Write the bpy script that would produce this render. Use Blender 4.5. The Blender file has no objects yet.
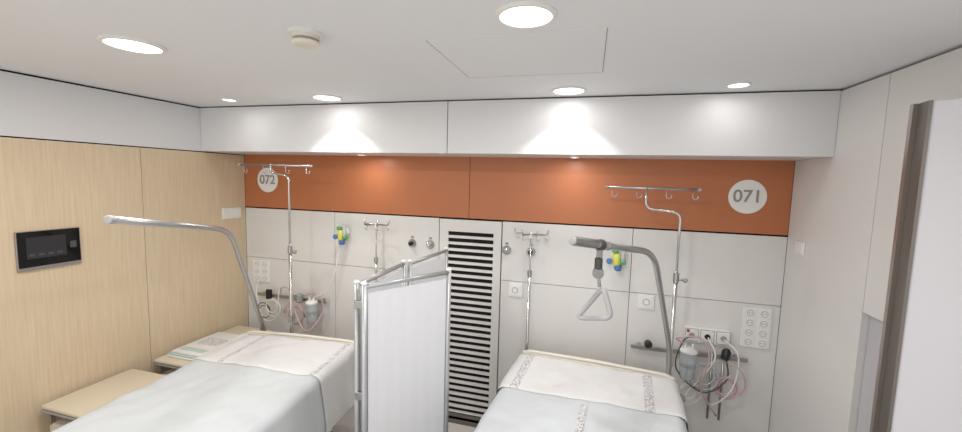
import bpy, math, random
from mathutils import Vector, Matrix, noise
random.seed(4)
C = bpy.context.scene.collection
XL, XR, YB, YF, ZC, ZS = -3.112, 1.262, 0.0, -4.6, 2.578, 2.220

# ---------------------------------------------------------------- materials
def lin(c):
    r = []
    for v in c:
        v /= 255.0
        r.append(v/12.92 if v <= .04045 else ((v+.055)/1.055)**2.4)
    return (*r, 1.0)
MATS = {}
def mat(name, rgb, rough=.5, metal=0., bump=0., bscale=60., var=0., trans=0., alpha=1., emit=None, es=0., spec=.4):
    if name in MATS: return MATS[name]
    m = bpy.data.materials.new(name); m.use_nodes = True
    nt = m.node_tree; b = nt.nodes['Principled BSDF']
    b.inputs['Base Color'].default_value = lin(rgb)
    b.inputs['Roughness'].default_value = rough
    b.inputs['Metallic'].default_value = metal
    b.inputs['Specular IOR Level'].default_value = spec
    b.inputs['Transmission Weight'].default_value = trans
    b.inputs['Alpha'].default_value = alpha
    if emit:
        b.inputs['Emission Color'].default_value = lin(emit)
        b.inputs['Emission Strength'].default_value = es
    if bump or var:
        tc = nt.nodes.new('ShaderNodeTexCoord')
        n = nt.nodes.new('ShaderNodeTexNoise'); n.inputs['Scale'].default_value = bscale
        n.inputs['Detail'].default_value = 4
        nt.links.new(tc.outputs['Object'], n.inputs['Vector'])
        if bump:
            bp = nt.nodes.new('ShaderNodeBump'); bp.inputs['Strength'].default_value = bump
            bp.inputs['Distance'].default_value = .01
            nt.links.new(n.outputs['Fac'], bp.inputs['Height'])
            nt.links.new(bp.outputs['Normal'], b.inputs['Normal'])
        if var:
            mx = nt.nodes.new('ShaderNodeMix'); mx.data_type = 'RGBA'
            mx.inputs['A'].default_value = lin([max(0, v-var) for v in rgb])
            mx.inputs['B'].default_value = lin([min(255, v+var) for v in rgb])
            nt.links.new(n.outputs['Fac'], mx.inputs['Factor'])
            nt.links.new(mx.outputs['Result'], b.inputs['Base Color'])
    MATS[name] = m
    return m

def wood(name, a, bcol):
    m = bpy.data.materials.new(name); m.use_nodes = True
    nt = m.node_tree; b = nt.nodes['Principled BSDF']
    tc = nt.nodes.new('ShaderNodeTexCoord'); mp = nt.nodes.new('ShaderNodeMapping')
    mp.inputs['Scale'].default_value = (30, 30, 1.2)
    n = nt.nodes.new('ShaderNodeTexNoise'); n.inputs['Scale'].default_value = 3; n.inputs['Detail'].default_value = 8
    n.inputs['Distortion'].default_value = .4
    n2 = nt.nodes.new('ShaderNodeTexNoise'); n2.inputs['Scale'].default_value = .8
    cr = nt.nodes.new('ShaderNodeValToRGB')
    cr.color_ramp.elements[0].position = .3; cr.color_ramp.elements[0].color = lin(bcol)
    cr.color_ramp.elements[1].position = .68; cr.color_ramp.elements[1].color = lin(a)
    ad = nt.nodes.new('ShaderNodeMath'); ad.operation = 'ADD'
    ml = nt.nodes.new('ShaderNodeMath'); ml.operation = 'MULTIPLY_ADD'; ml.inputs[1].default_value = .3; ml.inputs[2].default_value = -.15
    nt.links.new(tc.outputs['Object'], mp.inputs['Vector']); nt.links.new(mp.outputs['Vector'], n.inputs['Vector'])
    nt.links.new(tc.outputs['Object'], n2.inputs['Vector']); nt.links.new(n2.outputs['Fac'], ml.inputs[0])
    nt.links.new(n.outputs['Fac'], ad.inputs[0]); nt.links.new(ml.outputs[0], ad.inputs[1])
    nt.links.new(ad.outputs[0], cr.inputs['Fac']); nt.links.new(cr.outputs['Color'], b.inputs['Base Color'])
    b.inputs['Roughness'].default_value = .42; b.inputs['Specular IOR Level'].default_value = .35
    return m

def printed(name, base, ink):
    m = bpy.data.materials.new(name); m.use_nodes = True
    nt = m.node_tree; b = nt.nodes['Principled BSDF']; b.inputs['Roughness'].default_value = .9
    tc = nt.nodes.new('ShaderNodeTexCoord'); mp = nt.nodes.new('ShaderNodeMapping'); mp.inputs['Scale'].default_value = (80, 65, 65)
    v = nt.nodes.new('ShaderNodeTexNoise'); v.inputs['Scale'].default_value = 1.6; v.inputs['Detail'].default_value = 1
    cr = nt.nodes.new('ShaderNodeValToRGB'); cr.color_ramp.interpolation = 'CONSTANT'
    cr.color_ramp.elements[0].color = lin(base); cr.color_ramp.elements[1].position = .55; cr.color_ramp.elements[1].color = lin(ink)
    nt.links.new(tc.outputs['Object'], mp.inputs['Vector']); nt.links.new(mp.outputs['Vector'], v.inputs['Vector'])
    nt.links.new(v.outputs['Fac'], cr.inputs['Fac']); nt.links.new(cr.outputs['Color'], b.inputs['Base Color'])
    return m

M_ceil = mat('ceiling_paint', (229, 230, 232), .85, bump=.05, bscale=200)
M_white = mat('white_laminate', (219, 217, 214), .38, var=2, bscale=3)
M_soff = mat('soffit_laminate', (219, 219, 220), .4)
M_rwall = mat('right_laminate', (221, 219, 217), .4, var=2, bscale=3)
M_orange = mat('orange_laminate', (181, 112, 74), .38, var=3, bscale=4)
M_wood = wood('birch_laminate', (217, 199, 171), (207, 186, 156))
M_gap = mat('black_joint', (14, 13, 13), .8)
M_floor = mat('vinyl_floor', (205, 201, 196), .45, var=8, bscale=40)
M_lilac = mat('grey_lilac_panel', (190, 188, 192), .4)
M_door = mat('door_laminate', (212, 211, 216), .4)
M_alu = mat('brushed_aluminium', (170, 162, 154), .38, .85)
M_aludk = mat('dark_anodised', (118, 112, 107), .4, .6)
M_chrome = mat('chrome', (205, 205, 205), .2, 1.)
M_satin = mat('satin_chrome', (185, 184, 184), .32, .95)
M_steel = mat('satin_steel', (175, 174, 173), .3, .95)
M_frame = mat('screen_frame_grey', (176, 178, 180), .35, .5)
M_plast = mat('white_plastic', (230, 229, 226), .35)
M_cream = mat('cream_plastic', (226, 220, 207), .35)
M_grey = mat('grey_plastic', (150, 150, 150), .4)
M_dark = mat('dark_plastic', (30, 30, 32), .3)
M_grip = mat('grip_grey', (172, 172, 174), .45)
M_black = mat('black_glass', (10, 10, 12), .08)
M_scr = mat('display_grey', (48, 48, 52), .3)
M_red = mat('red_plastic', (190, 60, 50), .4)
M_green = mat('green_plastic', (90, 160, 95), .35)
M_yell = mat('yellow_plastic', (205, 205, 95), .35)
M_blue = mat('blue_plastic', (80, 120, 175), .3)
M_clear = mat('clear_plastic', (228, 234, 238), .12, trans=.6)
M_pink = mat('pink_tube', (215, 185, 186), .25, trans=.2)
M_wcab = mat('white_cable', (225, 222, 220), .4)
M_bcab = mat('grey_cable', (80, 78, 78), .4)
M_ink = mat('sign_ink', (150, 146, 142), .6)
M_sheet = mat('blue_white_sheet', (206, 211, 214), .92, bump=.4, bscale=12)
M_cover = mat('white_cotton', (222, 222, 222), .92, bump=.4, bscale=14)
M_print = printed('printed_band', (220, 220, 220), (156, 156, 160))
M_matt = mat('mattress_blue', (120, 150, 175), .7)
M_curt = mat('screen_fabric', (222, 223, 226), .75, bump=.08, bscale=30)
M_btop = mat('beige_top', (216, 204, 182), .4)
M_cab = mat('cabinet_cream', (210, 203, 190), .45)
M_turq = mat('turquoise_pad', (190, 208, 205), .8)
M_lens = mat('lamp_lens', (255, 252, 246), .4, emit=(255, 252, 246), es=3.)
M_rubber = mat('rubber', (50, 50, 52), .7)

# ---------------------------------------------------------------- mesh helpers
def link(o, parent=None):
    C.objects.link(o)
    if parent:
        o.parent = parent
        o.matrix_parent_inverse = Matrix.Translation(-Vector(parent.location))
    return o
def root(name, loc=(0, 0, 0)):
    e = bpy.data.objects.new(name, None); e.location = loc; e.empty_display_size = .1
    C.objects.link(e); return e
def meshobj(name, vs, fs, m, parent=None, smooth=False):
    me = bpy.data.meshes.new(name); me.from_pydata(vs, [], fs); me.update()
    mm = m if isinstance(m, (list, tuple)) else [m]
    for k in mm: me.materials.append(k)
    if smooth:
        for p in me.polygons: p.use_smooth = True
    return link(bpy.data.objects.new(name, me), parent)
def box(name, x0, x1, y0, y1, z0, z1, m, parent=None, bev=0., seg=2):
    cx, cy, cz = (x0+x1)/2, (y0+y1)/2, (z0+z1)/2
    a, b, c = abs(x1-x0)/2, abs(y1-y0)/2, abs(z1-z0)/2
    vs = [(sx*a, sy*b, sz*c) for sx in (-1, 1) for sy in (-1, 1) for sz in (-1, 1)]
    fs = [(0, 1, 3, 2), (4, 6, 7, 5), (0, 4, 5, 1), (2, 3, 7, 6), (0, 2, 6, 4), (1, 5, 7, 3)]
    me = bpy.data.meshes.new(name); me.from_pydata(vs, [], fs); me.materials.append(m)
    o = bpy.data.objects.new(name, me); o.location = (cx, cy, cz)
    link(o, parent)
    if bev:
        md = o.modifiers.new('bevel', 'BEVEL'); md.width = min(bev, a*.95, b*.95, c*.95); md.segments = seg
        md.limit_method = 'NONE'
        if seg > 2:
            for p in me.polygons: p.use_smooth = True
    return o
def prism(name, poly, z0, z1, m, parent=None):
    n = len(poly)
    vs = [(x, y, z0) for x, y in poly]+[(x, y, z1) for x, y in poly]
    fs = [tuple(range(n))[::-1], tuple(range(n, 2*n))]+[(i, (i+1) % n, n+(i+1) % n, n+i) for i in range(n)]
    return meshobj(name, vs, fs, m, parent)
def lathe(name, prof, c, axis, m, parent=None, n=32, smooth=True):
    """prof = [(radius, dist along axis)]"""
    ax = Vector(axis).normalized(); u = ax.orthogonal().normalized(); w = ax.cross(u)
    c = Vector(c); vs = []; fs = []
    for r, h in prof:
        for i in range(n):
            a = 2*math.pi*i/n
            vs.append(c+ax*h+u*(r*math.cos(a))+w*(r*math.sin(a)))
    for k in range(len(prof)-1):
        for i in range(n):
            j = (i+1) % n
            fs.append((k*n+i, k*n+j, (k+1)*n+j, (k+1)*n+i))
    fs.append(tuple(range(n))[::-1]); b = (len(prof)-1)*n; fs.append(tuple(range(b, b+n)))
    o = meshobj(name, vs, fs, m, parent)
    if smooth:
        for p in o.data.polygons: p.use_smooth = len(p.vertices) == 4
        md = o.modifiers.new('es', 'EDGE_SPLIT'); md.split_angle = math.radians(40)
    return o
def fillet(pts, r):
    pts = [Vector(p) for p in pts]
    if r <= 0: return pts
    out = [pts[0]]
    for i in range(1, len(pts)-1):
        p = pts[i]; a = pts[i-1]-p; b = pts[i+1]-p
        d = min(r, a.length*.49, b.length*.49)
        A = p+a.normalized()*d; B = p+b.normalized()*d
        for k in range(9):
            t = k/8
            out.append(A*(1-t)**2+p*2*t*(1-t)+B*t*t)
    out.append(pts[-1]); return out
def tube(name, pts, r, m, parent=None, fil=0., n=12, closed=False):
    pts = fillet(pts, fil) if not closed else [Vector(p) for p in pts]
    N = len(pts); vs = []; fs = []
    nrm = None
    for i, p in enumerate(pts):
        if closed: t = (pts[(i+1) % N]-pts[i-1]).normalized()
        else: t = (pts[min(i+1, N-1)]-pts[max(i-1, 0)]).normalized()
        if nrm is None: nrm = t.orthogonal().normalized()
        else:
            nrm = nrm-t*nrm.dot(t)
            nrm = nrm.normalized() if nrm.length > 1e-5 else t.orthogonal().normalized()
        bn = t.cross(nrm)
        for k in range(n):
            a = 2*math.pi*k/n
            vs.append(p+nrm*(r*math.cos(a))+bn*(r*math.sin(a)))
    rng = N if closed else N-1
    for i in range(rng):
        j = (i+1) % N
        for k in range(n):
            l = (k+1) % n
            fs.append((i*n+k, i*n+l, j*n+l, j*n+k))
    if not closed:
        fs.append(tuple(range(n))[::-1]); fs.append(tuple(range((N-1)*n, N*n)))
    return meshobj(name, vs, fs, m, parent, smooth=True)
def curvepts(ctrl, k=8):
    """catmull-rom"""
    P = [Vector(p) for p in ctrl]; P = [P[0]*2-P[1]]+P+[P[-1]*2-P[-2]]
    out = []
    for i in range(1, len(P)-2):
        for s in range(k):
            t = s/k
            out.append(.5*((2*P[i])+(P[i+1]-P[i-1])*t+(2*P[i-1]-5*P[i]+4*P[i+1]-P[i+2])*t*t+(3*P[i]-P[i-1]-3*P[i+1]+P[i+2])*t**3))
    out.append(P[-2]); return out
def cable(name, ctrl, r, m, parent): return tube(name, curvepts(ctrl), r, m, parent, n=8)

# ---------------------------------------------------------------- camera
cam = bpy.data.cameras.new('camera'); cam.sensor_width = 36; cam.sensor_fit = 'HORIZONTAL'; cam.lens = 396/962*36
cam.clip_start = .02
co = bpy.data.objects.new('camera', cam); C.objects.link(co)
R = Vector((.9640, .2645, .0265)).normalized(); F = Vector((-.2611, .9609, -.0928)); F = (F-R*F.dot(R)).normalized(); U = R.cross(F)
M = Matrix((R, U, -F)).transposed().to_4x4(); M.translation = Vector((0, -3, 2.05)); co.matrix_world = M
bpy.context.scene.camera = co

# ---------------------------------------------------------------- room shell
G = .004
box('floor', XL-.1, XR+.1, YF, .15, -.1, 0, M_floor)
box('ceiling', XL-.1, XR+.1, YF, .15, ZC, ZC+.1, M_ceil)
# back wall
wb = box('wall_back', XL-.1, XR+.1, .02, .15, 0, ZC, M_gap)
def panel_b(n, x0, x1, z0, z1, m): return box(n, x0+G/2, x1-G/2, 0, .0195, z0+G/2, z1-G/2, m, wb)
panel_b('panel_orange_1', XL, -.915, 1.735, ZS+.02, M_orange)
panel_b('panel_orange_2', -.915, XR, 1.735, ZS+.02, M_orange)
for i, (a, b) in enumerate([(XL, -2.145), (-2.145, -1.165), (-.64, .315), (.315, XR)]):
    panel_b('panel_upper_%d' % i, a, b, 1.262, 1.727, M_white)
    panel_b('panel_lower_%d' % i, a, b, .10, 1.262, M_white)
# ventilation grille column (a frame with slots)
vg = root('ventilation_grille', (-.9, 0, .85))
vx0, vx1, sx0, sx1 = -1.162, -.643, -1.085, -.708
box('frame_left', vx0+.003, sx0, -.004, .0195, .02, 1.722, M_white, vg)
box('frame_right', sx1, vx1-.003, -.004, .0195, .02, 1.722, M_white, vg)
box('frame_top', sx0, sx1, -.004, .0195, 1.625, 1.722, M_white, vg)
ns = 30; z0, z1 = .04, 1.625; pitch = (z1-z0)/ns
for i in range(ns):
    z = z0+i*pitch
    box('slat_%02d' % i, sx0, sx1, -.004, .012, z, z+pitch*.40, M_white, vg)
box('dark_back', sx0, sx1, .013, .019, .02, 1.64, M_gap, vg)
# left wall
wl = box('wall_left', XL-.15, XL-.02, YF, .15, 0, ZC, M_gap)
def panel_l(n, y0, y1, z0, z1, m): return box(n, XL-.0195, XL, y0+G/2, y1-G/2, z0+G/2, z1-G/2, m, wl)
panel_l('wood_1', -.885, 0, .1, 2.212, M_wood)
panel_l('wood_2', -2.4, -.885, .1, 2.212, M_wood)
panel_l('wood_3', YF, -2.4, .1, 2.212, M_wood)
panel_l('white_upper', -2.6, 0, 2.216, ZC-.010, M_soff)
panel_l('white_upper_2', YF, -2.6, 2.216, ZC-.010, M_soff)
box('baseboard_left', XL-.019, XL+.004, YF, 0, 0, .1, M_aludk)
box('baseboard_back', XL, XR, -.004, .019, 0, .1, M_aludk)
# right wall
wr = box('wall_right', XR+.06, XR+.15, YF, .15, 0, ZC, M_gap)
def panel_r(n, y0, y1, z0, z1, m, dx=0): return box(n, XR+dx, XR+.0595, y0+G/2, y1-G/2, z0+G/2, z1-G/2, m, wr)
panel_r('white_1', -.78, 0, .1, ZC-.010, M_rwall)
panel_r('white_2', -2.4, -.78, 1.475, ZC-.010, M_rwall)
panel_r('recess_panel', -2.4, -.78, .1, 1.475, M_lilac, dx=.03)
panel_r('white_3', YF, -2.4, .1, ZC-.010, M_rwall)
box('baseboard_right', XR-.002, XR+.059, -.78, 0, 0, .1, M_aludk)
# soffit
sf = box('ceiling_soffit', XL, XR, -.400, .0, ZS+.015, ZC, M_gap)
box('soffit_face_1', XL+.002, -.957, -.420, -.401, ZS, ZC-.010, M_soff, sf)
box('soffit_face_2', -.951, XR-.002, -.420, -.401, ZS, ZC-.010, M_soff, sf)
box('soffit_underside', XL+.002, XR-.002, -.401, .0, ZS, ZS+.014, M_soff, sf)

# access hatch in the ceiling
ah = root('ceiling_access_hatch', (-.3, -1.24, ZC))
hx0, hx1, hy0, hy1 = -.635, .03, -1.53, -.965
box('hatch_panel', hx0, hx1, hy0, hy1, ZC-.002, ZC-.0002, M_ceil, ah)
M_line = mat('hatch_gap', (150, 147, 145), .8)
for k, (a, b, c, d) in enumerate([(hx0-.003, hx0, hy0, hy1), (hx1, hx1+.003, hy0, hy1), (hx0, hx1, hy1, hy1+.003)]):
    box('gap_%d' % k, a, b, c, d, ZC-.0022, ZC-.0001, M_line, ah)

# door leaf standing off the right wall
dr = root('door_1', (1.17, -1.35, 1.2))
prism('leaf', [(1.074, -1.322), (XR, -1.441), (XR, -1.362), (1.085, -1.249)], .02, 2.345, M_door, dr)
prism('edge_profile', [(1.066, -1.322), (1.074, -1.327), (1.088, -1.246), (1.080, -1.243)], .02, 2.348, M_aludk, dr)
prism('edge_lip', [(1.062, -1.262), (1.080, -1.262), (1.084, -1.240), (1.066, -1.240)], .02, 2.348, M_alu, dr)

# ---------------------------------------------------------------- ceiling fixtures
LC = (1, .98, .955)
def area(name, loc, size, p, spread=180, parent=None):
    l = bpy.data.lights.new(name, 'AREA'); l.shape = 'DISK'; l.size = size; l.energy = p; l.color = LC
    l.spread = math.radians(spread)
    o = bpy.data.objects.new(name, l); o.location = loc; link(o, parent); return o
def spot(name, loc, p, ang, blend, parent=None, r=.035):
    l = bpy.data.lights.new(name, 'SPOT'); l.energy = p; l.spot_size = math.radians(ang); l.spot_blend = blend
    l.shadow_soft_size = r; l.color = LC
    o = bpy.data.objects.new(name, l); o.location = loc; link(o, parent); return o
PW = 9
def downlight(x, y, r, p, z=ZC, sp=0):
    e = root('recessed_downlight', (x, y, z))
    lathe('trim_ring', [(r*.84, -.004), (r*.86, -.010), (r*.95, -.010), (r*1.02, -.004), (r*1.02, 0), (r*.84, 0)], (x, y, z), (0, 0, 1), M_plast, e, 40)
    lathe('lens', [(r*.85, -.007), (r*.85, -.001)], (x, y, z), (0, 0, 1), M_lens, e, 40)
    area('lamp', (x, y, z-.014), r*1.6, p, parent=e)
    if sp: spot('beam', (x, y, z-.016), sp, 104, .3, e)
downlight(-1.89, -1.72, .112, PW)
downlight(-.225, -1.69, .098, PW)
downlight(-1.755, -.62, .100, PW*.08, sp=17)
downlight(-.145, -.60, .100, PW*.08, sp=17)
downlight(-2.545, -.66, .048, PW*.06)
downlight(.72, -.61, .055, PW*.06)
downlight(-1.89, -3.0, .11, PW)  # unseen fixture, added as fill light for the room
downlight(-.225, -3.0, .11, PW)  # unseen fixture, added as fill light near the camera
downlight(-1.1, -4.0, .11, PW)  # unseen fixture, added as fill light behind the camera
downlight(-1.74, -.22, .035, 1.2, z=ZS)
downlight(-.11, -.22, .035, 1.2, z=ZS)

sd = root('smoke_detector', (-1.055, -1.69, ZC))
lathe('base', [(.062, 0), (.062, -.008), (.055, -.012)], (-1.055, -1.69, ZC), (0, 0, 1), M_plast, sd)
lathe('sensor_body', [(.050, -.010), (.050, -.022), (.044, -.024), (.044, -.032), (.050, -.034), (.048, -.044), (.034, -.050)], (-1.055, -1.69, ZC), (0, 0, 1), M_cream, sd)
lathe('vent_slot', [(.0455, -.0235), (.0455, -.0325)], (-1.055, -1.69, ZC), (0, 0, 1), M_grey, sd)

# ---------------------------------------------------------------- signs
def sign(x, z, txt, r=.112):
    e = root('room_number_sign', (x, 0, z))
    lathe('disc', [(r, 0), (r, -.004)], (x, 0, z), (0, 1, 0), M_plast, e, 64)
    cu = bpy.data.curves.new('num', 'FONT'); cu.body = txt; cu.size = .115; cu.extrude = .0008; cu.offset = .0018
    cu.align_x = 'CENTER'; cu.align_y = 'CENTER'
    o = bpy.data.objects.new('number', cu); o.location = (x, -.0052, z); o.rotation_euler = (math.pi/2, 0, 0)
    cu.materials.append(M_ink); link(o, e)
sign(1.01, 1.98, '071'); sign(-2.85, 1.99, '072')

# ---------------------------------------------------------------- wall fittings
def plate_b(name, x0, x1, z0, z1):
    e = root(name, ((x0+x1)/2, 0, (z0+z1)/2)); box('plate', x0, x1, -.012, 0, z0, z1, M_plast, e, .004); return e
def sockets(e, x0, x1, z0, z1, nx, nz, r=.015):
    for i in range(nx):
        for k in range(nz):
            x = x0+(i+.5)*(x1-x0)/nx; z = z0+(k+.5)*(z1-z0)/nz
            hw = (x1-x0)/nx*.42; hh = (z1-z0)/nz*.42
            box('module_%d%d' % (i, k), x-hw, x+hw, -.0145, -.011, z-hh, z+hh, M_plast, e, .002)
            lathe('socket_ring_%d%d' % (i, k), [(r+.006, -.0152), (r+.006, -.013)], (x, 0, z), (0, 1, 0), M_grey, e, 20)
            lathe('socket_%d%d' % (i, k), [(r+.003, -.0156), (r+.003, -.013)], (x, 0, z), (0, 1, 0), M_plast, e, 20)
            for s in (-1, 1): lathe('hole', [(.003, -.0162), (.003, -.015)], (x+s*.008, 0, z), (0, 1, 0), M_dark, e, 8)
e = plate_b('wall_socket_panel', 1.04, 1.215, .96, 1.24); sockets(e, 1.045, 1.21, .965, 1.235, 2, 4)
e = plate_b('wall_socket_panel', -3.035, -2.845, 1.03, 1.24); sockets(e, -3.03, -2.85, 1.035, 1.235, 2, 3)
def roundswitch(x0, x1, z0, z1):
    e = plate_b('nurse_call_socket', x0, x1, z0, z1)
    box('bezel', x0+.015, x1-.015, -.016, -.011, z0+.015, z1-.015, M_plast, e, .003)
    xc, zc = (x0+x1)/2, (z0+z1)/2
    lathe('ring', [(.024, -.016), (.024, -.018)], (xc, 0, zc), (0, 1, 0), M_grey, e, 24)
    lathe('insert', [(.019, -.016), (.019, -.0195)], (xc, 0, zc), (0, 1, 0), M_plast, e, 24)
roundswitch(-.575, -.465, 1.14, 1.25); roundswitch(.375, .485, 1.15, 1.26)
# strip of call/data sockets
e = root('socket_strip', (.835, 0, 1.01))
box('rail_box', .69, .975, -.03, 0, .955, 1.065, M_plast, e, .006)
for i in range(3):
    x = .735+i*.098
    box('module_frame_%d' % i, x-.043, x+.043, -.0335, -.028, .965, 1.055, M_grey, e, .004)
    box('module_%d' % i, x-.040, x+.040, -.036, -.028, .968, 1.052, M_plast, e, .005)
    lathe('plug_%d' % i, [(.016, -.046), (.019, -.034)], (x, 0, 1.01), (0, 1, 0), [M_grey, M_dark, M_grey][i], e, 20)
box('red_tab', .70, .72, -.04, -.035, 1.03, 1.05, M_red, e, .002)
# gas outlets
def gas(x, z, big=1):
    e = root('medical_gas_outlet', (x, 0, z))
    lathe('collar', [(.034, 0), (.034, -.012), (.028, -.02)], (x, 0, z), (0, 1, 0), M_steel, e, 28)
    lathe('nozzle', [(.018, -.018), (.018, -.045), (.012, -.05)], (x, 0, z), (0, 1, 0), M_dark if big else M_chrome, e, 20)
    box('label', x-.012, x+.012, -.003, 0, z+.042, z+.06, M_grey, e)
for x, b in ((-1.40, 1), (-1.24, 0), (-.60, 0), (-.41, 1)): gas(x, 1.505, b)
def flow(x, z):
    e = root('oxygen_flowmeter', (x, 0, z))
    lathe('wall_collar', [(.036, 0), (.036, -.02), (.03, -.03)], (x, 0, z), (0, 1, 0), M_plast, e, 28)
    lathe('coupling', [(.022, -.03), (.022, -.07)], (x, 0, z), (0, 1, 0), M_chrome, e, 20)
    lathe('body', [(.020, -.06), (.026, -.05), (.026, .02), (.018, .03)], (x, -.08, z), (0, 0, 1), M_yell, e, 20)
    lathe('knob_top', [(.014, .03), (.024, .035), (.024, .055), (.018, .06)], (x-.012, -.08, z), (0, 0, 1), M_green, e, 20)
    lathe('side_knob', [(.016, .02), (.02, .03), (.02, .055), (.014, .06)], (x, -.08, z-.03), (1, 0, 0), M_green, e, 20)
    lathe('scale_tube', [(.014, -.03), (.014, .08)], (x+.040, -.085, z), (0, 0, 1), M_clear, e, 16)
    lathe('humidifier', [(.012, -.05), (.026, -.055), (.026, -.085), (.018, -.095)], (x+.01, -.08, z), (0, 0, 1), M_blue, e, 20)
    lathe('vacuum_knob', [(.018, -.04), (.022, -.06), (.018, -.065)], (x-.05, -.03, z-.03), (0, 1, 0), M_blue, e, 20)
flow(-2.03, 1.555); flow(.21, 1.525)

# wall plates on side walls
e = root('light_switch', (XL, -.15, 1.685)); box('plate', XL, XL+.012, -.25, -.06, 1.635, 1.735, M_plast, e, .004)
for k in range(3): box('rocker_%d' % k, XL+.010, XL+.016, -.243+k*.061, -.188+k*.061, 1.645, 1.725, M_plast, e, .003)
e = root('light_switch', (XR, -.18, 1.68)); box('plate', XR-.012, XR, -.225, -.125, 1.64, 1.725, M_plast, e, .004)
box('rocker', XR-.016, XR-.01, -.215, -.135, 1.65, 1.715, M_plast, e, .003)
# intercom / control screen
e = root('wall_touch_panel', (XL, -1.415, 1.565))
box('metal_frame', XL, XL+.014, -1.565, -1.27, 1.452, 1.682, M_alu, e, .004)
box('glass', XL+.013, XL+.018, -1.560, -1.275, 1.472, 1.679, M_black, e, .002)
box('display', XL+.0175, XL+.0186, -1.525, -1.345, 1.52, 1.645, M_scr, e)
M_key = mat('key_grey', (80, 80, 84), .4)
for k in range(4): box('icon_%d' % k, XL+.018, XL+.0190, -1.515+k*.042, -1.49+k*.042, 1.535, 1.548, M_key, e)
box('side_key', XL+.018, XL+.0190, -1.325, -1.295, 1.56, 1.60, M_key, e)
box('lower_lip', XL+.013, XL+.020, -1.56, -1.275, 1.454, 1.468, M_steel, e, .002)

# ---------------------------------------------------------------- equipment rails with tubes and cables
def rail(name, x0, x1, z, seed):
    e = root(name, ((x0+x1)/2, -.05, z))
    box('bar', x0, x1, -.062, -.05, z-.014, z+.014, M_steel, e, .003)
    n = 3
    for i in range(n):
        x = x0+.06+i*(x1-x0-.12)/(n-1)
        box('bracket_%d' % i, x-.012, x+.012, -.05, 0, z-.012, z+.012, M_steel, e, .002)
    return e
e = cg = rail('equipment_rail', .34, 1.08, .885, 1)
for k, x in enumerate((.86, .93)):
    tube('drop_bar_%d' % k, [(x, -.075, .92), (x, -.075, .45)], .008, M_steel, e)
lathe('black_knob', [(.012, 0), (.026, -.02), (.026, -.05), (.015, -.06)], (.45, -.06, .93), (0, 1, 0), M_dark, e, 20)
lathe('black_plug', [(.012, -.04), (.026, -.03), (.028, .02), (.014, .04)], (.93, -.11, .93), (.2, 0, 1), M_dark, e, 20)
def canister(x, y, z, r, h, e):
    lathe('suction_canister', [(r*.82, -h), (r*.9, -h*.95), (r, h*.0), (r*1.02, 0)], (x, y, z), (0, 0, 1), M_clear, e, 28)
    lathe('canister_lid', [(r*1.08, -.004), (r*1.1, .008), (r*.9, .02), (r*.3, .026)], (x, y, z), (0, 0, 1), M_plast, e, 28)
    for s in (-1, 1): lathe('lid_port', [(.009, .015), (.008, .05)], (x+s*r*.45, y, z), (0, 0, 1), M_plast, e, 12)
    lathe('canister_band', [(r*.97, -h*.55), (r*.985, -h*.5)], (x, y, z), (0, 0, 1), M_grey, e, 28)
canister(.70, -.13, .93, .052, .19, e)
e = cg2 = rail('equipment_rail', -2.95, -2.2, .93, 2)
lathe('grey_holder', [(.02, -.04), (.03, -.03), (.03, .03), (.02, .04)], (-2.45, -.09, .95), (0, 0, 1), M_grey, e, 20)
canister(-2.30, -.12, .93, .048, .17, e)
box('mount_block', -2.82, -2.77, -.09, -.06, .90, .99, M_dark, e, .006)

def coil(nm, x, y, z, r, turns, m, e, rt=.004, sq=.75):
    pts = []
    for k in range(int(turns*18)):
        a = 2*math.pi*k/18
        rr = r*(1+.12*math.sin(a*.37+x*9))
        pts.append((x+rr*math.cos(a)+.012*math.sin(a*.3), y-.012*math.sin(a*.21)-.001*k/2, z+rr*sq*1.3*math.sin(a)-.02*math.cos(a*.27)))
    tube(nm, pts, rt, m, e, n=8)
cable('cable_a', [(.735, -.05, 1.01), (.66, -.12, .98), (.63, -.14, .80), (.80, -.14, .66), (.95, -.1, .75), (.93, -.11, .93)], .005, M_bcab, cg)
cable('cable_b', [(.833, -.05, 1.01), (.86, -.14, .92), (.80, -.14, .78), (.70, -.12, .60), (.72, -.08, .4)], .005, M_wcab, cg)
cable('cable_c', [(.93, -.05, 1.01), (1.0, -.12, .93), (.98, -.12, .70), (.86, -.1, .56), (.78, -.1, .72), (.84, -.12, .86)], .005, M_wcab, cg)
cable('tube_a', [(.68, -.13, .97), (.62, -.15, 1.02), (.76, -.17, 1.04), (.82, -.16, .90), (.78, -.15, .70), (.9, -.12, .5)], .006, M_pink, cg)
cable('tube_b', [(.94, -.12, .88), (1.02, -.13, .84), (1.05, -.12, .72), (.96, -.1, .62), (.9, -.1, .70), (.97, -.12, .80)], .006, M_pink, cg)
coil('coiled_tube_1', .80, -.10, .76, .085, 2.6, M_clear, cg, .006)
coil('coiled_tube_2', .94, -.09, .70, .07, 2.2, M_pink, cg, .005)
coil('coiled_cable', .72, -.09, .62, .06, 2.4, M_wcab, cg, .004)
cable('cable_a', [(-2.95, -.02, 1.08), (-2.92, -.09, .95), (-2.84, -.1, .72), (-2.7, -.1, .75), (-2.66, -.1, 1.0)], .005, M_wcab, cg2)
cable('tube_a', [(-2.65, -.1, .95), (-2.60, -.13, 1.04), (-2.50, -.14, 1.02), (-2.47, -.13, .85), (-2.3, -.19, .7), (-2.2, -.1, .86), (-2.24, -.12, 1.02), (-2.4, -.1, .98)], .007, M_pink, cg2)
cable('tube_b', [(-2.04, -.08, 1.44), (-2.07, -.12, 1.2), (-2.15, -.12, 1.05), (-2.28, -.12, .98)], .005, M_wcab, cg2)
coil('coiled_tube_1', -2.48, -.10, .80, .09, 2.6, M_pink, cg2, .006)
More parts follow.
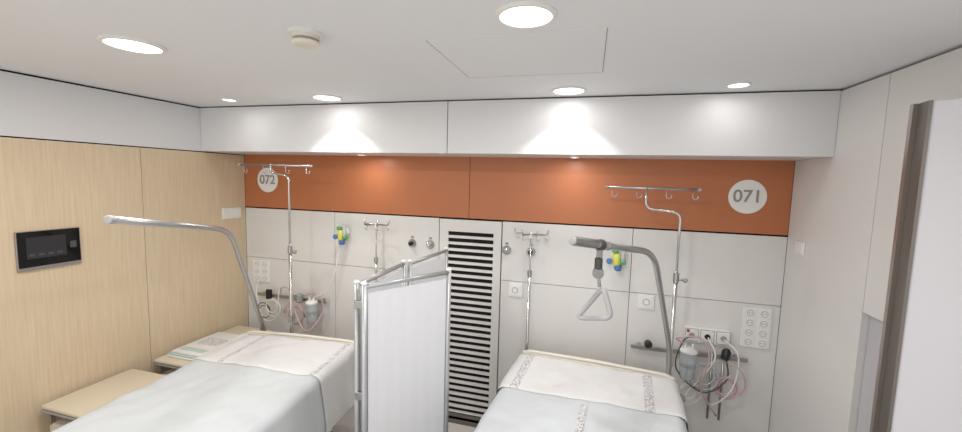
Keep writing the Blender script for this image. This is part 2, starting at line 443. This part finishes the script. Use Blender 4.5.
coil('coiled_cable', -2.72, -.10, .84, .075, 2.3, M_wcab, cg2, .005)
coil('coiled_cable_2', -2.83, -.09, .80, .06, 1.6, M_bcab, cg2, .004)

# ---------------------------------------------------------------- IV poles
def hook(nm, x, y, z, m, e, s=.035):
    pts = [(x, y, z), (x, y, z-s)]
    for k in range(1, 8):
        a = math.pi*k/7*1.15
        pts.append((x+s*.35-s*.35*math.cos(a), y, z-s-s*.4*math.sin(a)))
    tube(nm, pts, .0035, m, e, n=8)
def ivpole(xp, yp, xb0, xb1, zb, dropx, zbase=.35, dz=.13):
    e = root('iv_pole', (xp, yp, zbase))
    tube('hanger_bar', [(xb0, yp, zb), (xb1, yp, zb)], .008, M_satin, e)
    for k, x in enumerate((xb0, xb1)): lathe('end_cap_%d' % k, [(.0095, -.010), (.0095, .010)], (x, yp, zb), (1, 0, 0), M_grip, e, 16)
    w = xb1-xb0
    for k, t in enumerate((.06, .34, .66, .94)): hook('hook_%d' % k, xb0+w*t, yp, zb, M_satin, e, .045)
    tube('upper_rod', [(dropx, yp, zb+.01), (dropx, yp, zb-dz), (xp, yp, zb-dz-.02), (xp, yp, 1.2)], .0085, M_chrome, e, fil=.05)
    tube('lower_rod', [(xp, yp, 1.45), (xp, yp, zbase)], .0125, M_chrome, e)
    lathe('collar', [(.018, -.03), (.018, .03)], (xp, yp, 1.45), (0, 0, 1), M_steel, e, 20)
    tube('clamp_screw', [(xp, yp, 1.44), (xp+.05, yp-.01, 1.44)], .006, M_steel, e)
    lathe('clamp_knob', [(.010, 0), (.016, .008), (.016, .018), (.01, .024)], (xp+.04, yp-.01, 1.44), (1, 0, 0), M_grey, e, 16)
    box('lower_clamp', xp-.02, xp+.02, yp-.02, yp+.02, .86, .92, M_steel, e, .005)
    return e
ivpole(.565, -.25, .11, .66, 2.02, .355)
ivpole(-2.27, -.40, -2.74, -2.07, 2.115, -2.44, dz=.06)
def smallstand(x, w):
    e = root('drip_stand', (x, -.1, .1))
    y = -.1
    tube('rod_upper', [(x, y, 1.66), (x, y, 1.2)], .006, M_chrome, e)
    tube('rod_lower', [(x, y, 1.36), (x, y, .06)], .012, M_chrome, e)
    lathe('collar', [(.017, -.02), (.017, .02)], (x, y, 1.36), (0, 0, 1), M_steel, e, 20)
    lathe('hub', [(.016, -.03), (.016, .015)], (x, y, 1.655), (0, 0, 1), M_plast, e, 20)
    for k, (dx, dy) in enumerate(((w, -.02), (-w, .02), (w*.45, -.08), (-w*.45, -.09))):
        tube('arm_%d' % k, [(x, y, 1.655), (x+dx, y+dy, 1.655), (x+dx*1.06, y+dy, 1.695)], .006, M_satin, e, fil=.02, n=8)
        hook('hook_%d' % k, x+dx*.9, y+dy, 1.652, M_satin, e, .025)
    for k in range(5):
        a = 2*math.pi*k/5+.3
        tube('foot_%d' % k, [(x, y, .08), (x+.09*math.cos(a), y+.09*math.sin(a), .04)], .012, M_chrome, e)
        lathe('caster_%d' % k, [(.02, -.012), (.02, .012)], (x+.08*math.cos(a), y+.08*math.sin(a), .02), (math.sin(a), -math.cos(a), 0), M_rubber, e, 16)
smallstand(-.40, .12); smallstand(-1.68, .12)

# ---------------------------------------------------------------- beds
def m1(a, lo, hi, r):
    if a < lo: o = lo-a; s = -1; b = lo
    elif a > hi: o = a-hi; s = 1; b = hi
    else: return a, 0.
    th = min(o/r, math.pi/2)
    return b+s*r*math.sin(th), r*(1-math.cos(th))+max(0, o-r*math.pi/2)
def drape(name, x0, x1, y0, y1, z, dl, drr, dh, df, m, par, off=0., seed=0, step=.018, bands=(), slant=0., wr=1., bw=.024, crossband=None):
    r = .045
    X0, X1, Y0, Y1 = x0+r-off, x1-r+off, y0+r, y1-r
    nx = max(2, int((X1-X0+dl+drr)/step)); ny = int((Y1-Y0+dh+df)/step)
    vs = []; fs = []; mi = []
    for j in range(ny+1):
        for i in range(nx+1):
            u = X0-dl+(X1-X0+dl+drr)*i/nx
            v = Y0-df+(Y1-Y0+dh+df)*j/ny + slant*(i/nx-.5)*(1-j/ny)
            x, dx = m1(u, X0, X1, r)
            y, dy = m1(v, y0+r if df else -99, y1-r, r)
            n1 = noise.noise(Vector((u*3+seed, v*3, seed))); n2 = noise.noise(Vector((u*9+seed, v*9, 3+seed))); n3 = noise.noise(Vector((u*2.2+v*5+seed, v*1.5-u*4, 7)))
            n4 = noise.noise(Vector((u*6-v*3+seed, v*2+u, 12)))
            zz = z+off-max(dx, dy)+(.009*n1+.005*n2+.010*abs(n3)+.009*abs(n4))*wr*(1 if max(dx, dy) < .04 else .3)
            if df == 0 and j == 0 and off > .005: zz -= off*.75
            fold = noise.noise(Vector((v*7+seed, seed, 1)))
            sx = -1 if u < X0 else 1
            x += sx*min(dx, .3)*(.16+.18*fold) if dx > 0.02 else 0
            fold2 = noise.noise(Vector((u*7+seed, seed, 5)))
            if dy > .02: y += (-1 if v < Y0 else 1)*min(dy, .3)*(.08+.12*fold2)
            vs.append((x, y, zz))
    for j in range(ny):
        for i in range(nx):
            fs.append((j*(nx+1)+i, j*(nx+1)+i+1, (j+1)*(nx+1)+i+1, (j+1)*(nx+1)+i))
            c = X0-dl+(X1-X0+dl+drr)*(i+.5)/nx
            mi.append(1 if any(abs(c-b) < bw for b in bands) else 0)
    o = meshobj(name, vs, fs, [m, M_print], par, smooth=True)
    for p, k in zip(o.data.polygons, mi): p.material_index = k
    return o
def bed(xc, w, yh, L, z, seed, cov, ang):
    e = root('hospital_bed', (xc, yh, .3))
    x0, x1, y1, y0 = xc-w/2, xc+w/2, yh-.045, yh-L
    box('mattress', x0+.02, x1-.02, y0+.02, y1-.01, z-.15, z-.014, M_matt, e, .04, 4)
    box('platform', x0+.03, x1-.03, y0, y1, z-.20, z-.155, M_plast, e, .01)
    for s in (-1, 1):
        box('side_beam', xc+s*w*.38-.025, xc+s*w*.38+.025, y0+.05, y1-.05, z-.28, z-.20, M_steel, e, .008)
        box('lift_column', xc-.12, xc+.12, yh-L/2+s*.55-.08, yh-L/2+s*.55+.08, .16, z-.2, M_plast, e, .02, 3)
        box('chassis_rail', xc+s*.33-.025, xc+s*.33+.025, y0+.12, y1-.12, .12, .17, M_plast, e, .01)
        for t in (y0+.16, y1-.16):
            lathe('caster', [(.02, -.02), (.06, -.018), (.06, .018), (.02, .02)], (xc+s*.40, t, .06), (1, 0, 0), M_rubber, e, 24)
            tube('caster_fork', [(xc+s*.36, t, .145), (xc+s*.40, t+.02, .12), (xc+s*.40, t, .06)], .012, M_steel, e)
    box('cross_beam', xc-.36, xc+.36, y0+.2, y0+.26, .12, .17, M_plast, e, .01)
    box('cross_beam_head', xc-.36, xc+.36, y1-.26, y1-.2, .12, .17, M_plast, e, .01)
    for nm, ya, top in (('headboard', yh-.035, z+.006), ('footboard', y0-.03, z+.0)):
        box(nm, x0-.0, x1+.0, ya, ya+.035, z-.33, top, M_cream, e, .016, 4)
        tube(nm+'_rim', fillet([(x0+.03, ya+.018, z-.30), (x0-.002, ya+.018, z-.25), (x0-.002, ya+.018, top), (xc, ya+.018, top+.010), (x1+.002, ya+.018, top), (x1+.002, ya+.018, z-.25), (x1-.03, ya+.018, z-.30)], .08), .014, M_cream, e, n=10)
    for s, xx in ((-1, x0), (1, x1)):
        lathe('corner_bumper', [(.03, -.015), (.045, -.01), (.045, .01), (.03, .015)], (xx+s*.02, yh-.03, z-.12), (0, 0, 1), M_grey, e, 24)
    drape('bottom_sheet', x0, x1, y0, y1, z, .40, .40, .05, .2, M_sheet, e, seed=seed, step=.018)
    cov(e, x0, x1, y0, y1, z, seed)
    e.rotation_euler = (0, 0, math.radians(ang))
    return e
def cov_r(e, x0, x1, y0, y1, z, seed):
    drape('folded_cover', x0, x1, -.80, y1, z, .12, .16, .02, 0, M_cover, e, off=.010, seed=seed, bands=(x0+.085, x1-.17), slant=.10)
    drape('printed_sheet_band', x0+.44, x0+.56, y0+.05, -.76, z, 0, 0, 0, 0, M_sheet, e, off=.004, seed=seed, bands=(x0+.50,), wr=1., step=.012, bw=.018)
def cov_l(e, x0, x1, y0, y1, z, seed):
    drape('folded_cover', x0, x1, -1.02, y1, z, .05, .40, .02, 0, M_cover, e, off=.010, seed=seed, bands=(x0+.22, x1-.05), slant=-.06)
ZB = .80
bed(.09, 1.02, -.23, 2.1, ZB, 2, cov_r, -5)
bed(-2.14, .975, -.43, 2.1, ZB-.035, 8, cov_l, 5.5)

# ---------------------------------------------------------------- trapeze lifting poles
def trapeze(base, mid, bend, end, dark=False):
    e = root('bed_trapeze_pole', base)
    tube('pole', [base, mid, bend, end], .0155, M_satin, e, fil=.14, n=16)
    d = (Vector(end)-Vector(bend)).normalized(); E = Vector(end)
    lathe('end_cap', [(.016, -.005), (.018, .0), (.018, .02), (.012, .024)], E-d*.01, d, M_grip if not dark else M_grey, e, 20)
    if dark: lathe('end_sleeve', [(.019, -.16), (.020, -.155), (.020, -.005), (.019, 0)], E, d, M_steel, e, 20)
    lathe('socket_sleeve', [(.022, -.10), (.022, .10)], base, Vector(mid)-Vector(base), M_steel, e, 20)
    return e, d
trapeze((-2.53, -.42, .70), (-2.525, -.43, .80), (-2.115, -1.08, 1.70), (-1.88, -1.85, 1.845))
e, d = trapeze((.56, -.27, .70), (.555, -.275, .98), (.335, -.83, 1.70), (-.05, -1.40, 1.815), True)
th = e
A = Vector((.055, -1.243, 1.783))
lathe('clamp_ring', [(.022, -.016), (.025, -.012), (.025, .012), (.022, .016)], A, d, M_bcab, th, 20)
lathe('clamp_ring_2', [(.020, -.008), (.020, .008)], A-d*.06, d, M_grey, th, 20)
box('clip', .042, .068, -1.253, -1.232, 1.725, 1.768, M_grey, th, .006)
lathe('reel_body', [(.010, -.03), (.017, -.022), (.017, .022), (.010, .03)], (.053, -1.243, 1.70), (0, 0, 1), M_bcab, th, 20)
lathe('grey_buckle', [(.012, -.016), (.024, -.010), (.024, .010), (.012, .016)], (.053, -1.243, 1.660), (0, 1, .2), M_grey, th, 24)
tube('strap', [(.053, -1.243, 1.66), (.062, -1.243, 1.600)], .008, M_grip, th)
T = [(.032, .150), (.078, .018), (-.088, -.008)]
ca, sa = math.cos(.5), math.sin(.5)
def rt(p): return Vector((.050+p[0]*ca, -1.243-p[0]*sa, 1.452+p[1]+p[0]*.10))
pts = []
for i in range(3):
    p = rt(T[i]); a = rt(T[i-1])-p; b = rt(T[(i+1) % 3])-p
    A1 = p+a.normalized()*.036; B1 = p+b.normalized()*.036
    for k in range(7):
        t = k/6; pts.append(A1*(1-t)**2+p*2*t*(1-t)+B1*t*t)
    nxt = rt(T[(i+1) % 3])-b.normalized()*.036
    for k in range(1, 5): pts.append(B1.lerp(nxt, k/5))
tube('grip', pts, .011, M_grip, th, closed=True, n=14)

# ---------------------------------------------------------------- folding privacy screen
ps = root('folding_privacy_screen', (-.95, -1.0, 0))
def spanel(i, a, b, zt=1.55, zb=.22):
    a = Vector((*a, 0)); b = Vector((*b, 0)); d = (b-a).normalized()
    up = Vector((0, 0, 1))
    for k, p in enumerate((a, b)):
        tube('post_%d_%d' % (i, k), [p+up*.07, p+up*zt], .0135, M_frame, ps)
        lathe('post_cap_%d_%d' % (i, k), [(.015, 0), (.015, .006), (.008, .012)], p+up*zt, (0, 0, 1), M_plast, ps, 16)
        lathe('caster_%d_%d' % (i, k), [(.012, -.012), (.028, -.010), (.028, .010), (.012, .012)], p+up*.03, (1, .2, 0), M_rubber, ps, 16)
        tube('stem_%d_%d' % (i, k), [p+up*.09, p+up*.03], .008, M_steel, ps)
    n = 20
    tube('top_bar_%d' % i, [a+up*(zt-.012), b+up*(zt-.012)], .012, M_frame, ps)
    tube('bottom_bar_%d' % i, [a+up*zb, b+up*zb], .012, M_frame, ps)
    nrm = d.cross(up); vs = []; fs = []; L = (b-a).length
    for s in (0, 1):
        for k in range(n+1):
            t = .018+(L-.036)*k/n
            w = .0015*math.sin(k*1.9)
            for z in (zb+.01, zt-.045):
                vs.append(a+d*t+nrm*(w+(.0015 if s else -.0015))+up*z)
    m_ = 2*(n+1)
    for k in range(n):
        fs.append((2*k, 2*k+2, 2*k+3, 2*k+1)); fs.append((m_+2*k, m_+2*k+1, m_+2*k+3, m_+2*k+2))
    meshobj('fabric_%d' % i, vs, fs, M_curt, ps, True)
P0, P1, P2, P3 = Vector((-.720, -.99)), Vector((-.985, -1.405)), Vector((-1.04, -.89)), Vector((-.960, -.385))
P1b = P1+Vector((-.048, .014))
spanel(0, P1, P0); spanel(1, P1b, P2); spanel(2, P2+Vector((.03, .02)), P3)
for z in (.45, 1.0, 1.45):
    box('hinge_%d' % int(z*100), P1b.x-.004, P1.x+.004, P1.y-.004, P1.y+.014, z-.02, z+.02, M_steel, ps, .003)

# ---------------------------------------------------------------- bedside cabinets
def cabinet(x0, x1, y0, y1, z):
    e = root('bedside_cabinet', ((x0+x1)/2, (y0+y1)/2, 0))
    box('top', x0, x1, y0, y1, z-.03, z, M_btop, e, .012, 3)
    box('tray_shelf_edge', x0-.001, x1+.004, y0-.004, y1+.004, z-.042, z-.03, M_grey, e, .004)
    box('body', x0+.02, x1-.02, y0+.02, y1-.02, .10, z-.12, M_cab, e, .01)
    for k in range(2):
        for q, yy in enumerate((y0+.03, y1-.03)):
            box('corner_post_%d%d' % (k, q), (x0+.02, x1-.045)[k], (x0+.045, x1-.02)[k], yy-.012, yy+.012, z-.13, z-.04, M_alu, e, .003)
    for k, (a, b) in enumerate(((z-.30, z-.14), (.13, z-.32))):
        box('drawer_front_%d' % k, x1-.022, x1-.008, y0+.03, y1-.03, a, b, M_btop, e, .004)
        tube('handle_%d' % k, [(x1-.01, (y0+y1)/2-.06, b-.04), (x1+.004, (y0+y1)/2-.06, b-.04), (x1+.004, (y0+y1)/2+.06, b-.04), (x1-.01, (y0+y1)/2+.06, b-.04)], .005, M_steel, e, fil=.01, n=8)
    for xx in (x0+.05, x1-.05):
        for yy in (y0+.05, y1-.05):
            lathe('caster', [(.012, -.012), (.04, -.010), (.04, .010), (.012, .012)], (xx, yy, .04), (1, 0, 0), M_rubber, e, 18)
            tube('caster_stem', [(xx, yy, .04), (xx, yy, .11)], .008, M_steel, e)
cabinet(-3.07, -2.66, -1.53, -1.04, .65)
cabinet(-3.07, -2.69, -.90, -.16, .65)
e = root('folded_underpad', (-2.85, -.62, .66))
for k in range(3):
    box('layer_%d' % k, -3.02+.01*k, -2.73+.006*k, -.84+.01*k, -.40-.008*k, .652+k*.014, .665+k*.014, (M_cover, M_turq, M_plast)[k], e, .005, 3)
box('printed_band', -2.97, -2.74, -.78, -.73, .6935, .695, M_turq, e)
box('printed_label', -2.95, -2.76, -.66, -.54, .6935, .695, M_print, e)

# ---------------------------------------------------------------- world + colour management
w = bpy.data.worlds.new('world'); bpy.context.scene.world = w; w.use_nodes = True
w.node_tree.nodes['Background'].inputs['Color'].default_value = (1., .99, .975, 1); w.node_tree.nodes['Background'].inputs['Strength'].default_value = 1.15
vs_ = bpy.context.scene.view_settings
vs_.view_transform = 'Standard'; vs_.look = 'None'; vs_.exposure = .25; vs_.gamma = 1
